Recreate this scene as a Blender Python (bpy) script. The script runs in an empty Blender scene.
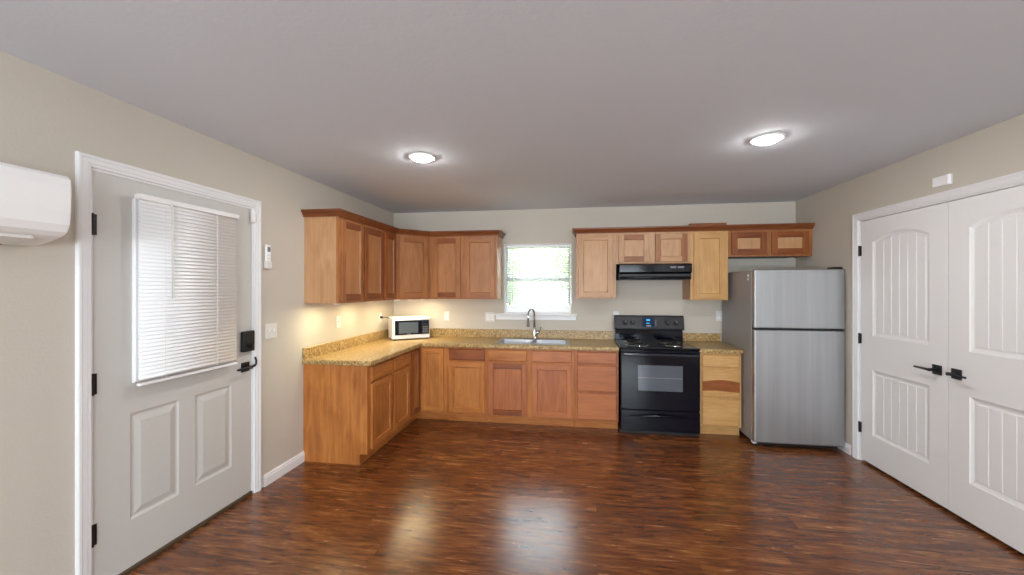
import bpy, bmesh, math, random
from mathutils import Vector, Matrix
PI = math.pi
S = bpy.context.scene
COL = S.collection

# ------------------------------------------------------------------ camera
cam_d = bpy.data.cameras.new('camera')
cam = bpy.data.objects.new('camera', cam_d); COL.objects.link(cam)
cam.location = (2.273, -4.8003, 1.4862)
cam.rotation_euler = (PI / 2, 0, 0.1507)
cam_d.sensor_width = 36.0
cam_d.lens = 36.0 * 395.03 / 1024
cam_d.clip_start = 0.05
S.camera = cam
S.view_settings.view_transform = 'Standard'
S.view_settings.look = 'None'
S.view_settings.gamma = 1.0
S.view_settings.use_curve_mapping = False
S.view_settings.exposure = 0.5
S.cycles.use_denoising = True
S.cycles.max_bounces = 10
S.cycles.diffuse_bounces = 6
S.cycles.glossy_bounces = 5
S.cycles.transparent_max_bounces = 16
S.cycles.sample_clamp_indirect = 6.0

# ------------------------------------------------------------------ daylight and added ceiling fill
world = bpy.data.worlds.new('sky'); S.world = world
world.use_nodes = True
wn = world.node_tree.nodes; wl = world.node_tree.links
wn.clear()
w_out = wn.new('ShaderNodeOutputWorld'); w_bg = wn.new('ShaderNodeBackground')
w_bg.inputs[0].default_value = (0.80, 0.92, 1.0, 1); w_bg.inputs[1].default_value = 8.0
wl.new(w_bg.outputs[0], w_out.inputs[0])
sun_d = bpy.data.lights.new('sun', 'SUN'); sun_d.energy = 34.0; sun_d.angle = 0.02; sun_d.color = (1, .95, .86)
sun = bpy.data.objects.new('sun', sun_d); COL.objects.link(sun)
sun.rotation_euler = (0, math.radians(38), 0)

FILL_W = 50.0   # power of the added lamps that brighten the ceiling
CAN_L = 170.0      # ceiling lamp lens radiance
PUCK_W = 1.9      # warm puck lights

def area_light(name, loc, rot, size, power, color, size_y=None, shape=None, parent=None, spread=None):
    d = bpy.data.lights.new(name, 'AREA'); d.energy = power; d.color = color
    d.shape = shape or ('RECTANGLE' if size_y else 'DISK'); d.size = size
    if size_y: d.size_y = size_y
    if spread: d.spread = spread
    o = bpy.data.objects.new(name, d); COL.objects.link(o)
    o.location = loc; o.rotation_euler = rot
    if parent: o.parent = parent
    return o
# unseen fill lamps added at the rear openings, tilted up to brighten the ceiling
for rx in (1.15, 3.55):
    area_light('ceiling_fill', (rx, -8.36, 1.0), (math.radians(128), 0, 0), 1.45, FILL_W, (.88, .94, 1.0), .5)
# portals that guide the sky light through the kitchen window and two added rear openings
for px, py, pz, rx, sx, sy in ((1.8545, .118, 1.5925, -90, .81, .85), (1.15, -8.42, 1.45, 90, 1.5, 1.3), (3.55, -8.42, 1.45, 90, 1.5, 1.3)):
    po = area_light('window_portal', (px, py, pz), (math.radians(rx), 0, 0), sx, 1, (1, 1, 1), sy)
    po.data.cycles.is_portal = True

# ------------------------------------------------------------------ materials
def lin(c):
    c = c / 255.0
    return c / 12.92 if c <= 0.04045 else ((c + 0.055) / 1.055) ** 2.4
def rgb(r, g, b): return (lin(r), lin(g), lin(b), 1.0)

class NT:
    def __init__(self, name):
        self.m = bpy.data.materials.new(name); self.m.use_nodes = True
        self.t = self.m.node_tree; self.n = self.t.nodes; self.l = self.t.links
        self.p = self.n['Principled BSDF']
    def new(self, k, **kw):
        n = self.n.new(k)
        for a, b in kw.items(): setattr(n, a, b)
        return n
    def math(self, op, a, b=None):
        n = self.n.new('ShaderNodeMath'); n.operation = op
        for i, v in enumerate((a, b)):
            if v is None: continue
            if isinstance(v, (int, float)): n.inputs[i].default_value = v
            else: self.l.new(v, n.inputs[i])
        return n.outputs[0]
    def ramp(self, fac, stops):
        n = self.n.new('ShaderNodeValToRGB'); e = n.color_ramp.elements
        while len(e) < len(stops): e.new(0.5)
        for q, (pos, c) in zip(e, stops): q.position = pos; q.color = c
        self.l.new(fac, n.inputs[0]); return n.outputs[0]
    def noise(self, vec, scale, detail=3, rough=.5, dist=0):
        n = self.n.new('ShaderNodeTexNoise'); n.inputs['Scale'].default_value = scale
        n.inputs['Detail'].default_value = detail; n.inputs['Roughness'].default_value = rough
        n.inputs['Distortion'].default_value = dist
        if vec is not None: self.l.new(vec, n.inputs['Vector'])
        return n.outputs[0]
    def bump(self, h, strength, dist=.01):
        n = self.n.new('ShaderNodeBump'); n.inputs['Strength'].default_value = strength
        n.inputs['Distance'].default_value = dist; self.l.new(h, n.inputs['Height'])
        self.l.new(n.outputs[0], self.p.inputs['Normal'])
    def mix(self, fac, a, b, blend='MIX'):
        n = self.n.new('ShaderNodeMix'); n.data_type = 'RGBA'; n.blend_type = blend
        for k, v in ((0, fac), (6, a), (7, b)):
            if isinstance(v, (int, float)): n.inputs[k].default_value = v
            elif isinstance(v, tuple): n.inputs[k].default_value = v
            else: self.l.new(v, n.inputs[k])
        return n.outputs[2]
    def obj(self): return self.n.new('ShaderNodeTexCoord').outputs['Object']

def flat(name, col, rough=.5, metal=0, spec=.5, bump=None, coat=0):
    k = NT(name); k.p.inputs['Base Color'].default_value = col
    k.p.inputs['Roughness'].default_value = rough; k.p.inputs['Metallic'].default_value = metal
    k.p.inputs['Specular IOR Level'].default_value = spec; k.p.inputs['Coat Weight'].default_value = coat
    # a faint procedural variation so that no surface is perfectly uniform
    v = k.obj()
    n = k.noise(v, bump[0] if bump else 35, 4)
    k.l.new(k.mix(.05, col, k.ramp(n, [(.3, (.35, .35, .35, 1)), (.7, (.65, .65, .65, 1))]), 'OVERLAY'), k.p.inputs['Base Color'])
    if bump: k.bump(n, bump[1], bump[2])
    return k.m

def emit(name, col, strength):
    k = NT(name); k.p.inputs['Base Color'].default_value = col
    k.p.inputs['Emission Color'].default_value = col; k.p.inputs['Emission Strength'].default_value = strength
    return k.m

def wood(name, c_light, c_dark, axis='Z', rough=.36, freq=1.0, contrast=1.0):
    k = NT(name); tc = k.obj()
    oi = k.new('ShaderNodeObjectInfo')
    off = k.new('ShaderNodeVectorMath', operation='MULTIPLY'); comb = k.new('ShaderNodeCombineXYZ')
    for i in range(3): k.l.new(oi.outputs['Random'], comb.inputs[i])
    k.l.new(comb.outputs[0], off.inputs[0]); off.inputs[1].default_value = (37, 53, 71)
    add = k.new('ShaderNodeVectorMath', operation='ADD'); k.l.new(tc, add.inputs[0]); k.l.new(off.outputs[0], add.inputs[1])
    mp = k.new('ShaderNodeMapping'); k.l.new(add.outputs[0], mp.inputs['Vector'])
    mp.inputs['Scale'].default_value = {'Z': (22, 22, 1.6), 'X': (1.6, 22, 22), 'Y': (22, 1.6, 22)}[axis]
    fine = k.noise(mp.outputs[0], 2.2 * freq, 6, .6, .8)
    mp2 = k.new('ShaderNodeMapping'); k.l.new(add.outputs[0], mp2.inputs['Vector'])
    mp2.inputs['Scale'].default_value = {'Z': (5, 5, 1.7), 'X': (1.7, 5, 5), 'Y': (5, 1.7, 5)}[axis]
    blot = k.noise(mp2.outputs[0], 1.3, 3, .5, 1.2)
    f = k.math('ADD', k.math('MULTIPLY', fine, .55), k.math('MULTIPLY', blot, .45))
    tone = k.math('ADD', f, k.math('MULTIPLY', k.math('SUBTRACT', oi.outputs['Random'], .5), .10))
    c = k.ramp(tone, [(.5 - .17 / contrast, c_dark), (.5 + .13 / contrast, c_light)])
    k.l.new(c, k.p.inputs['Base Color'])
    k.p.inputs['Roughness'].default_value = rough; k.p.inputs['Specular IOR Level'].default_value = .4
    k.bump(fine, .06, .002)
    return k.m

M = {}
M['wall'] = flat('beige_wall_paint', rgb(203, 196, 184), .75, spec=.25, bump=(95, .22, .004))
M['ceiling'] = flat('ceiling_texture', rgb(216, 221, 229), .85, spec=.2, bump=(60, .2, .004))
M['trim'] = flat('white_trim_paint', rgb(236, 236, 238), .4)
M['entry'] = flat('entry_door_paint', rgb(205, 203, 198), .45)
M['closet'] = flat('closet_door_paint', rgb(238, 238, 238), .42)
M['white'] = flat('white_plastic', rgb(246, 246, 246), .35)
M['offwhite'] = flat('white_switch_plastic', rgb(225, 224, 220), .4)
M['grey_pl'] = flat('grey_plastic', rgb(120, 122, 128), .45)
M['black'] = flat('black_hardware', rgb(18, 17, 20), .38)
M['blackgloss'] = flat('black_enamel', rgb(5, 7, 20), .1, spec=.34)
M['blackmat'] = flat('black_plastic', rgb(20, 20, 22), .5)
M['darkgap'] = flat('dark_gasket', rgb(38, 38, 40), .7)
M['chrome'] = flat('chrome', rgb(205, 207, 210), .14, metal=1)
M['steel'] = flat('sink_steel', rgb(165, 167, 171), .3, metal=1)
M['bronze'] = flat('bronze_threshold', rgb(92, 74, 56), .45, metal=.3)
M['console'] = flat('console_gloss', rgb(46, 47, 53), .2, spec=.7)
M['cyan'] = emit('cyan_display_digits', rgb(60, 170, 225), .7)
M['lens'] = emit('lit_lamp_lens', (.98, .97, .95, 1), CAN_L)
M['warmlens'] = emit('warm_lamp_lens', (1, .86, .58, 1), 6.0)
M['navy'] = flat('display_window', rgb(14, 40, 70), .12)
M['fridge_side'] = flat('grey_fridge_side', rgb(150, 149, 149), .42, metal=.0, bump=(220, .15, .001))
M['winglass_dark'] = flat('tinted_oven_glass', rgb(84, 90, 100), .1, spec=.6)
M['mwwindow'] = flat('microwave_mesh_window', rgb(88, 98, 108), .2)
M['ground'] = flat('lawn_ground', rgb(110, 125, 80), .9)
M['bark'] = flat('bark', rgb(105, 92, 78), .9)
M['handleglass'] = flat('dark_blue_gloss', rgb(20, 26, 40), .1, spec=.8)

# cabinet woods
M['w_honey'] = wood('honey_maple', rgb(196, 128, 66), rgb(158, 90, 40))
M['w_honey_h'] = wood('honey_maple_rail', rgb(196, 128, 66), rgb(156, 88, 38), 'X')
M['w_panel'] = wood('golden_maple_panel', rgb(192, 126, 66), rgb(156, 92, 42))
M['w_pink'] = wood('pinkish_maple', rgb(188, 118, 74), rgb(154, 88, 52))
M['w_pink_h'] = wood('pinkish_maple_rail', rgb(188, 118, 74), rgb(154, 88, 52), 'X')
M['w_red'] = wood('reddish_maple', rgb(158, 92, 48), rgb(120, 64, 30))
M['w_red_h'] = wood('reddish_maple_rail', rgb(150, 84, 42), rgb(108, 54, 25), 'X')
M['w_pale'] = wood('pale_maple', rgb(204, 160, 118), rgb(180, 134, 94))
M['w_pale_h'] = wood('pale_maple_rail', rgb(204, 160, 118), rgb(180, 134, 94), 'X')
M['u_honey'] = wood('brown_maple', rgb(178, 118, 70), rgb(138, 84, 46))
M['u_honey_h'] = wood('brown_maple_rail', rgb(172, 112, 66), rgb(130, 76, 40), 'X')
M['u_panel'] = wood('tan_maple_panel', rgb(184, 128, 82), rgb(152, 100, 60))
M['w_yellow'] = wood('yellow_maple', rgb(211, 167, 110), rgb(187, 140, 82))
M['w_yellow_h'] = wood('yellow_maple_rail', rgb(211, 167, 110), rgb(187, 140, 82), 'X')
M['w_brown_h'] = wood('brown_heartwood', rgb(160, 92, 44), rgb(122, 64, 28), 'X')
M['w_crown'] = wood('dark_maple_crown', rgb(138, 78, 40), rgb(100, 52, 26), 'X')
M['w_crown_y'] = M['w_crown']
M['w_end'] = wood('maple_end_panel', rgb(194, 126, 64), rgb(150, 84, 36), 'Z', .38, .4, 1.3)

def make_floor_mat():
    k = NT('hickory_plank_floor'); tc = k.obj()
    sp = k.new('ShaderNodeSeparateXYZ'); k.l.new(tc, sp.inputs[0])
    x, y = sp.outputs[0], sp.outputs[1]
    row = k.math('FLOOR', k.math('DIVIDE', y, .125))
    wn1 = k.new('ShaderNodeTexWhiteNoise', noise_dimensions='1D'); k.l.new(row, wn1.inputs['W'])
    xs = k.math('ADD', x, k.math('MULTIPLY', wn1.outputs[0], 1.22))
    pid = k.math('FLOOR', k.math('DIVIDE', xs, 1.22))
    cb = k.new('ShaderNodeCombineXYZ'); k.l.new(row, cb.inputs[0]); k.l.new(pid, cb.inputs[1])
    wn2 = k.new('ShaderNodeTexWhiteNoise', noise_dimensions='2D'); k.l.new(cb.outputs[0], wn2.inputs['Vector'])
    r = wn2.outputs[0]
    sc = k.new('ShaderNodeVectorMath', operation='SCALE'); k.l.new(wn2.outputs[1], sc.inputs[0]); sc.inputs['Scale'].default_value = 40
    ad = k.new('ShaderNodeVectorMath', operation='ADD'); k.l.new(tc, ad.inputs[0]); k.l.new(sc.outputs[0], ad.inputs[1])
    mp = k.new('ShaderNodeMapping'); k.l.new(ad.outputs[0], mp.inputs['Vector']); mp.inputs['Scale'].default_value = (1.5, 14, 1)
    fine = k.noise(mp.outputs[0], 2.4, 7, .6, 1.2)
    mp2 = k.new('ShaderNodeMapping'); k.l.new(ad.outputs[0], mp2.inputs['Vector']); mp2.inputs['Scale'].default_value = (1.3, 6.0, 1)
    blot = k.noise(mp2.outputs[0], 2.2, 4, .55, 1.8)
    f = k.math('ADD', k.math('MULTIPLY', fine, .6), k.math('MULTIPLY', blot, .4))
    f = k.math('ADD', f, k.math('MULTIPLY', k.math('SUBTRACT', r, .5), .06))
    c = k.ramp(f, [(.31, rgb(58, 29, 14)), (.45, rgb(96, 50, 23)), (.56, rgb(126, 73, 35)), (.70, rgb(170, 114, 63))])
    # seams
    fy = k.math('FRACT', k.math('DIVIDE', y, .125)); fx = k.math('FRACT', k.math('DIVIDE', xs, 1.22))
    sy = k.math('LESS_THAN', fy, .014); sx = k.math('LESS_THAN', fx, .0016)
    seam = k.math('MAXIMUM', sy, sx)
    c2 = k.mix(k.math('MULTIPLY', seam, .55), c, rgb(34, 16, 8))
    k.l.new(c2, k.p.inputs['Base Color'])
    k.l.new(k.ramp(fine, [(.3, (.21, .21, .21, 1)), (.7, (.28, .28, .28, 1))]), k.p.inputs['Roughness'])
    k.p.inputs['Specular IOR Level'].default_value = .85
    h = k.math('SUBTRACT', k.math('MULTIPLY', fine, .4), k.math('MULTIPLY', seam, .6))
    k.bump(h, .12, .002)
    return k.m
M['floor'] = make_floor_mat()

def make_granite():
    k = NT('speckled_laminate_counter'); tc = k.obj()
    a = k.noise(tc, 55, 5, .7, .3); b = k.noise(tc, 130, 3, .6); cc = k.noise(tc, 14, 3, .5, .5)
    base = k.ramp(a, [(.36, rgb(78, 58, 32)), (.46, rgb(154, 119, 70)), (.56, rgb(194, 163, 106)), (.68, rgb(222, 206, 160))])
    dark = k.ramp(b, [(.60, (0, 0, 0, 1)), (.66, (1, 1, 1, 1))])
    c = k.mix(dark, base, rgb(70, 52, 34))
    c = k.mix(.22, c, k.ramp(cc, [(.35, rgb(142, 108, 60)), (.65, rgb(200, 178, 118))]))
    k.l.new(c, k.p.inputs['Base Color']); k.p.inputs['Roughness'].default_value = .3
    return k.m
M['granite'] = make_granite()

def make_stainless():
    k = NT('brushed_stainless_front'); tc = k.obj()
    mp = k.new('ShaderNodeMapping'); k.l.new(tc, mp.inputs['Vector']); mp.inputs['Scale'].default_value = (9, 9, .25)
    n = k.noise(mp.outputs[0], 1.6, 4, .55)
    mp2 = k.new('ShaderNodeMapping'); k.l.new(tc, mp2.inputs['Vector']); mp2.inputs['Scale'].default_value = (2, 2, 300)
    m = k.noise(mp2.outputs[0], 2, 3)
    k.l.new(k.ramp(n, [(.3, rgb(170, 171, 173)), (.7, rgb(184, 185, 187))]), k.p.inputs['Base Color'])  # vertical reflection streaks painted faintly into the steel colour
    k.p.inputs['Metallic'].default_value = 1
    k.l.new(k.ramp(n, [(.3, (.42, .42, .42, 1)), (.7, (.47, .47, .47, 1))]), k.p.inputs['Roughness'])
    k.bump(m, .04, .001)
    return k.m
M['stainless'] = make_stainless()

def make_slat():
    k = NT('white_vinyl_slat'); k.p.inputs['Base Color'].default_value = rgb(238, 239, 240); k.p.inputs['Roughness'].default_value = .4
    tr = k.new('ShaderNodeBsdfTranslucent'); tr.inputs[0].default_value = (.9, .93, .92, 1)
    mx = k.new('ShaderNodeMixShader'); mx.inputs[0].default_value = .55
    k.l.new(k.p.outputs[0], mx.inputs[1]); k.l.new(tr.outputs[0], mx.inputs[2])
    k.l.new(mx.outputs[0], k.n['Material Output'].inputs[0])
    return k.m
M['slat'] = make_slat()
def make_glass(name='window_glass', tint=(.96, .98, .98, 1)):
    k = NT(name); tr = k.new('ShaderNodeBsdfTransparent'); tr.inputs[0].default_value = tint
    gl = k.new('ShaderNodeBsdfGlossy'); gl.inputs['Roughness'].default_value = .02
    fr = k.new('ShaderNodeFresnel'); fr.inputs[0].default_value = 1.45
    mx = k.new('ShaderNodeMixShader'); k.l.new(fr.outputs[0], mx.inputs[0]); k.l.new(tr.outputs[0], mx.inputs[1]); k.l.new(gl.outputs[0], mx.inputs[2])
    k.l.new(mx.outputs[0], k.n['Material Output'].inputs[0]); return k.m
M['glass'] = make_glass()
M['glass_dimmed'] = make_glass('dimmed_door_glass', (.055, .062, .068, 1))  # transmission darkened to hold back the bright outside behind the door blind
def make_leaf():
    k = NT('leaf_green'); oi = k.obj()
    k.l.new(k.ramp(k.noise(oi, 3, 2), [(.35, rgb(150, 178, 112)), (.65, rgb(205, 222, 168))]), k.p.inputs['Base Color'])
    k.p.inputs['Roughness'].default_value = .6; return k.m
M['leaf'] = make_leaf()

# ------------------------------------------------------------------ mesh helpers
class B:
    def __init__(self): self.b = bmesh.new()
    def face(self, pts, mi=0):
        f = self.b.faces.new([self.b.verts.new(p) for p in pts]); f.material_index = mi; return f
    def box(self, x0, x1, y0, y1, z0, z1, mi=0, rot=None, about=None):
        c = Vector(((x0 + x1) / 2, (y0 + y1) / 2, (z0 + z1) / 2))
        mt = Matrix.Translation(c)
        if rot is not None: mt = mt @ rot
        mt = mt @ Matrix.Diagonal((abs(x1 - x0), abs(y1 - y0), abs(z1 - z0), 1))
        r = bmesh.ops.create_cube(self.b, size=1, matrix=mt)
        for f in {f for v in r['verts'] for f in v.link_faces}: f.material_index = mi
        return self
    def cyl(self, p0, p1, r, seg=20, r2=None, mi=0):
        p0, p1 = Vector(p0), Vector(p1); d = p1 - p0
        q = Vector((0, 0, 1)).rotation_difference(d.normalized()).to_matrix().to_4x4()
        mt = Matrix.Translation((p0 + p1) / 2) @ q
        rr = bmesh.ops.create_cone(self.b, cap_ends=True, segments=seg, radius1=r, radius2=r if r2 is None else r2, depth=d.length, matrix=mt)
        for f in {f for v in rr['verts'] for f in v.link_faces}: f.material_index = mi
        return self
    def tube(self, pts, r, seg=10, mi=0, caps=True):
        pts = [Vector(p) for p in pts]; n = len(pts)
        rad = r if isinstance(r, (list, tuple)) else [r] * n
        rings = []; ref = None
        for i, p in enumerate(pts):
            t = (pts[min(i + 1, n - 1)] - pts[max(i - 1, 0)]).normalized()
            if ref is None:
                ref = Vector((0, 0, 1)) if abs(t.z) < .9 else Vector((1, 0, 0))
            u = (ref - t * ref.dot(t)).normalized(); v = t.cross(u); ref = u
            rings.append([self.b.verts.new(p + (u * math.cos(a) + v * math.sin(a)) * rad[i]) for a in [2 * PI * k / seg for k in range(seg)]])
        for a, c in zip(rings, rings[1:]):
            for k in range(seg):
                f = self.b.faces.new([a[k], a[(k + 1) % seg], c[(k + 1) % seg], c[k]]); f.material_index = mi; f.smooth = True
        if caps:
            self.b.faces.new(rings[0][::-1]).material_index = mi; self.b.faces.new(rings[-1]).material_index = mi
        return self
    def lathe(self, prof, seg=32, fmap=lambda x, y, z: (x, y, z), mi=0):
        # prof = [(r, z)] turned about z
        rings = []
        for r, z in prof:
            if r < 1e-6: rings.append([self.b.verts.new(fmap(0, 0, z))])
            else: rings.append([self.b.verts.new(fmap(r * math.cos(2 * PI * k / seg), r * math.sin(2 * PI * k / seg), z)) for k in range(seg)])
        for a, c in zip(rings, rings[1:]):
            for k in range(seg):
                k2 = (k + 1) % seg
                if len(a) == 1 and len(c) == 1: continue
                if len(a) == 1: vs = [a[0], c[k], c[k2]]
                elif len(c) == 1: vs = [a[k], a[k2], c[0]]
                else: vs = [a[k], a[k2], c[k2], c[k]]
                f = self.b.faces.new(vs); f.material_index = mi; f.smooth = True
        return self
    def prism(self, poly, w0, w1, fmap, mi=0):
        a = [self.b.verts.new(fmap(p[0], p[1], w0)) for p in poly]; c = [self.b.verts.new(fmap(p[0], p[1], w1)) for p in poly]
        n = len(poly)
        self.b.faces.new(a).material_index = mi; self.b.faces.new(c[::-1]).material_index = mi
        for i in range(n):
            self.b.faces.new([a[i], c[i], c[(i + 1) % n], a[(i + 1) % n]]).material_index = mi
        return self
    def grid(self, us, vs, inside, w0, w1, fmap, mi=0):
        V = {}
        def v(i, j, k):
            if (i, j, k) not in V: V[i, j, k] = self.b.verts.new(fmap(us[i], vs[j], (w0, w1)[k]))
            return V[i, j, k]
        nu, nv = len(us) - 1, len(vs) - 1
        ins = [[inside((us[i] + us[i + 1]) / 2, (vs[j] + vs[j + 1]) / 2) for j in range(nv)] for i in range(nu)]
        ok = lambda i, j: 0 <= i < nu and 0 <= j < nv and ins[i][j]
        for i in range(nu):
            for j in range(nv):
                if not ins[i][j]: continue
                fs = [[v(i, j, 0), v(i + 1, j, 0), v(i + 1, j + 1, 0), v(i, j + 1, 0)], [v(i, j, 1), v(i, j + 1, 1), v(i + 1, j + 1, 1), v(i + 1, j, 1)]]
                if not ok(i, j - 1): fs.append([v(i, j, 0), v(i, j, 1), v(i + 1, j, 1), v(i + 1, j, 0)])
                if not ok(i, j + 1): fs.append([v(i, j + 1, 0), v(i + 1, j + 1, 0), v(i + 1, j + 1, 1), v(i, j + 1, 1)])
                if not ok(i - 1, j): fs.append([v(i, j, 0), v(i, j + 1, 0), v(i, j + 1, 1), v(i, j, 1)])
                if not ok(i + 1, j): fs.append([v(i + 1, j, 0), v(i + 1, j, 1), v(i + 1, j + 1, 1), v(i + 1, j + 1, 0)])
                for f in fs: self.b.faces.new(f).material_index = mi
        return self
    def sweep(self, path, prof, fmap, mi=0, closed=False):
        # path: 2D points; prof: closed loop of (offset to the left of the path, height)
        P = [Vector(p) for p in path]; n = len(P); rings = []
        def nrm(a, c):
            d = (c - a).normalized(); return Vector((-d.y, d.x))
        for i, p in enumerate(P):
            if closed: n1, n2 = nrm(P[i - 1], p), nrm(p, P[(i + 1) % n])
            else:
                n1 = nrm(P[i - 1], p) if i else nrm(p, P[1]); n2 = nrm(p, P[i + 1]) if i < n - 1 else n1
            m = (n1 + n2); m = m / (m.length_squared / 2) if m.length > 1e-6 else n1
            rings.append([self.b.verts.new(fmap(p.x + m.x * o, p.y + m.y * o, h)) for o, h in prof])
        k = len(prof); pairs = list(zip(rings, rings[1:]))
        if closed: pairs.append((rings[-1], rings[0]))
        for a, c in pairs:
            for j in range(k):
                self.b.faces.new([a[j], a[(j + 1) % k], c[(j + 1) % k], c[j]]).material_index = mi
        if not closed:
            self.b.faces.new(rings[0][::-1]).material_index = mi; self.b.faces.new(rings[-1]).material_index = mi
        return self
    def loops(self, loops, mi=0, cap=True, mis=None):
        rs = [[self.b.verts.new(p) for p in L] for L in loops]
        for q, (a, c) in enumerate(zip(rs, rs[1:])):
            n = len(a)
            for j in range(n):
                f = self.b.faces.new([a[j], a[(j + 1) % n], c[(j + 1) % n], c[j]]); f.material_index = mis[q] if mis else mi
        if cap: self.b.faces.new(rs[-1]).material_index = mi
        return self
    def out(self, name, mat, parent=None, bevel=0, seg=2, smooth=False, label=None):
        bmesh.ops.recalc_face_normals(self.b, faces=self.b.faces[:])
        me = bpy.data.meshes.new(name); self.b.to_mesh(me); self.b.free()
        for m in (mat if isinstance(mat, (list, tuple)) else [mat]): me.materials.append(M[m] if isinstance(m, str) else m)
        o = bpy.data.objects.new(name, me); COL.objects.link(o)
        if parent is not None: o.parent = parent
        if bevel:
            md = o.modifiers.new('bevel', 'BEVEL'); md.width = bevel; md.segments = seg; md.limit_method = 'ANGLE'; md.angle_limit = math.radians(40)
        if smooth:
            for p in me.polygons: p.use_smooth = True
            try: me.set_sharp_from_angle(angle=math.radians(38))
            except Exception: pass
        if label: o['label'] = label
        return o

def tag(o, label, cat, group=None, kind=None):
    o['label'] = label; o['category'] = cat
    if group: o['group'] = group
    if kind: o['kind'] = kind
    return o
def thing(name, loc, rz, label, cat, group=None, kind=None):
    o = bpy.data.objects.new(name, None); COL.objects.link(o); o.empty_display_size = .1
    o.location = loc; o.rotation_euler = (0, 0, rz)
    return tag(o, label, cat, group, kind)
XZ = lambda u, v, w: (u, w, v)       # face plane x-z, depth along y
XY = lambda u, v, w: (u, v, w)
YZ = lambda u, v, w: (w, u, v)
W = 4.722; H = 2.44; YR = -8.3; T = .12
CL, CR = PI / 2, -PI / 2              # facing the room from the left / right wall

# ------------------------------------------------------------------ the room
def struct(o, label, cat): return tag(o, label, cat, kind='structure')
struct(B().box(-T, W + T, YR - T, T, -.08, 0).out('floor', 'floor'), 'dark brown mottled wood plank floor running across the whole room', 'floor')
struct(B().box(-T, W + T, YR - T, T, H, H + .1).out('ceiling', 'ceiling'), 'flat light grey textured ceiling with two lit round lights', 'ceiling')
# left wall with entry-door opening
D1a, D1b, D1h = -3.240, -2.262, 2.060
struct(B().grid([YR, D1a, D1b, 0], [0, D1h, H], lambda u, v: not (D1a < u < D1b and v < D1h), -T, 0, YZ).out('wall_left', 'wall'), 'beige painted wall on the left holding the entry door', 'wall')
# right wall with the double-door opening
D2a, D2b, D2h = -2.608, -.978, 2.066
struct(B().grid([YR, D2a, D2b, 0], [0, D2h, H], lambda u, v: not (D2a < u < D2b and v < D2h), W, W + T, YZ).out('wall_right', 'wall'), 'beige painted wall on the right around the white double doors', 'wall')
# back wall with kitchen window opening
WX0, WX1, WZ0, WZ1 = 1.447, 2.262, 1.165, 2.02
struct(B().grid([-T, WX0, WX1, W + T], [0, WZ0, WZ1, H], lambda u, v: not (WX0 < u < WX1 and WZ0 < v < WZ1), 0, T, XZ).out('wall_back', 'wall'), 'pale kitchen back wall behind the cabinets, window and stove', 'wall')
# rear wall (behind the camera) with two made-up openings that let in fill daylight
RW = [(.4, 1.9), (2.8, 4.3)]
struct(B().grid([-T, .4, 1.9, 2.8, 4.3, W + T], [0, .8, 2.1, H], lambda u, v: not (.8 < v < 2.1 and any(a < u < c for a, c in RW)), YR - T, YR, XZ).out('wall_rear', 'wall'), 'beige rear wall with two openings added for daylight fill behind the viewer', 'wall')

# baseboards
bbp = [(0, 0), (.013, 0), (.013, .062), (.009, .07), (.009, .078), (.005, .086), (0, .088)]
def baseboard(name, path, label):
    struct(B().sweep(path, [(-o, h) for o, h in bbp], XY).out(name, 'trim'), label, 'baseboard')
baseboard('baseboard_left', [(0.0005, -2.168), (0.0005, -1.722)], 'short white baseboard between the entry door trim and the base cabinets')
baseboard('baseboard_right', [(W - .0005, -.01), (W - .0005, -.885)], 'white baseboard on the right wall beside the refrigerator')

# door casings: profile (offset outward from the opening, projection)
casing = [(0, 0), (0, .009), (.005, .011), (.014, .0105), (.018, .0135), (.038, .0145), (.042, .0175), (.053, .0175), (.058, .013), (.058, 0)]
def door_trim(name, root, w, h, label, right=True):
    # local frame: x along the wall, front toward -y
    path = [(w, 0.001), (w, h), (0, h), (0, 0.001)]
    o = B().sweep(path, [(-a, c) for a, c in casing], lambda u, v, d: (u, -d - .0005, v)).out(name, 'trim')
    o.location = root[0]; o.rotation_euler = (0, 0, root[1])
    struct(o, label, 'door trim')
    jb = B()
    for a, c in ((0.0, .011), (w - .011, w)): jb.box(a, c, .0, .118, .001, h)
    jb.box(.011, w - .011, 0, .118, h - .011, h)
    # stop strips behind the slab
    for a, c in ((.011, .022), (w - .022, w - .011)): jb.box(a, c, .055, .07, .001, h - .011)
    jb.out('jamb', 'trim', o)
    return o
t1 = door_trim('trim_1', ((0, D1a, 0), CL), D1b - D1a, D1h, 'white stepped casing framing the grey entry door')
t2 = door_trim('trim_2', ((W, D2b, 0), CR), D2b - D2a, D2h, 'white stepped casing framing the white closet double doors')

# ------------------------------------------------------------------ doors
def arch_loop(x0, x1, z0, zs, rise, inset, n=14):
    a, c = x0 + inset, x1 - inset
    pts = [(a, z0 + inset), (c, z0 + inset)]
    hw = (x1 - x0) / 2; xc = (x0 + x1) / 2
    if rise <= 0: return pts + [(c, zs - inset), (a, zs - inset)]
    for k in range(n + 1):
        x = c + (a - c) * k / n
        pts.append((x, zs - inset + rise * (1 - ((x - xc) / hw) ** 2)))
    return pts
def hinge(parent, x, z, h=.10, y=-.002):
    b = B().box(x - .003, x + .016, y - .003, y + .001, z - h / 2, z + h / 2)
    b.cyl((x - .004, y - .006, z - h / 2 - .003), (x - .004, y - .006, z + h / 2 + .003), .006, 10)
    return b.out('hinge', 'black', parent)
def lever(parent, x, z, dirn, y, length=.115, proj=.052):
    b = B().box(x - .033, x + .033, y - .009, y, z - .033, z + .033)
    o = b.out('lever_handle', 'black', parent, bevel=.002)
    k = B().cyl((x, y - .009, z), (x, y - proj - .006, z), .011, 16)
    k.tube([(x, y - proj, z), (x + dirn * .02, y - proj - .002, z), (x + dirn * length, y - proj - .001, z)], [.0085, .0085, .007], 12)
    k.out('lever', 'black', o)
    return o

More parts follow.
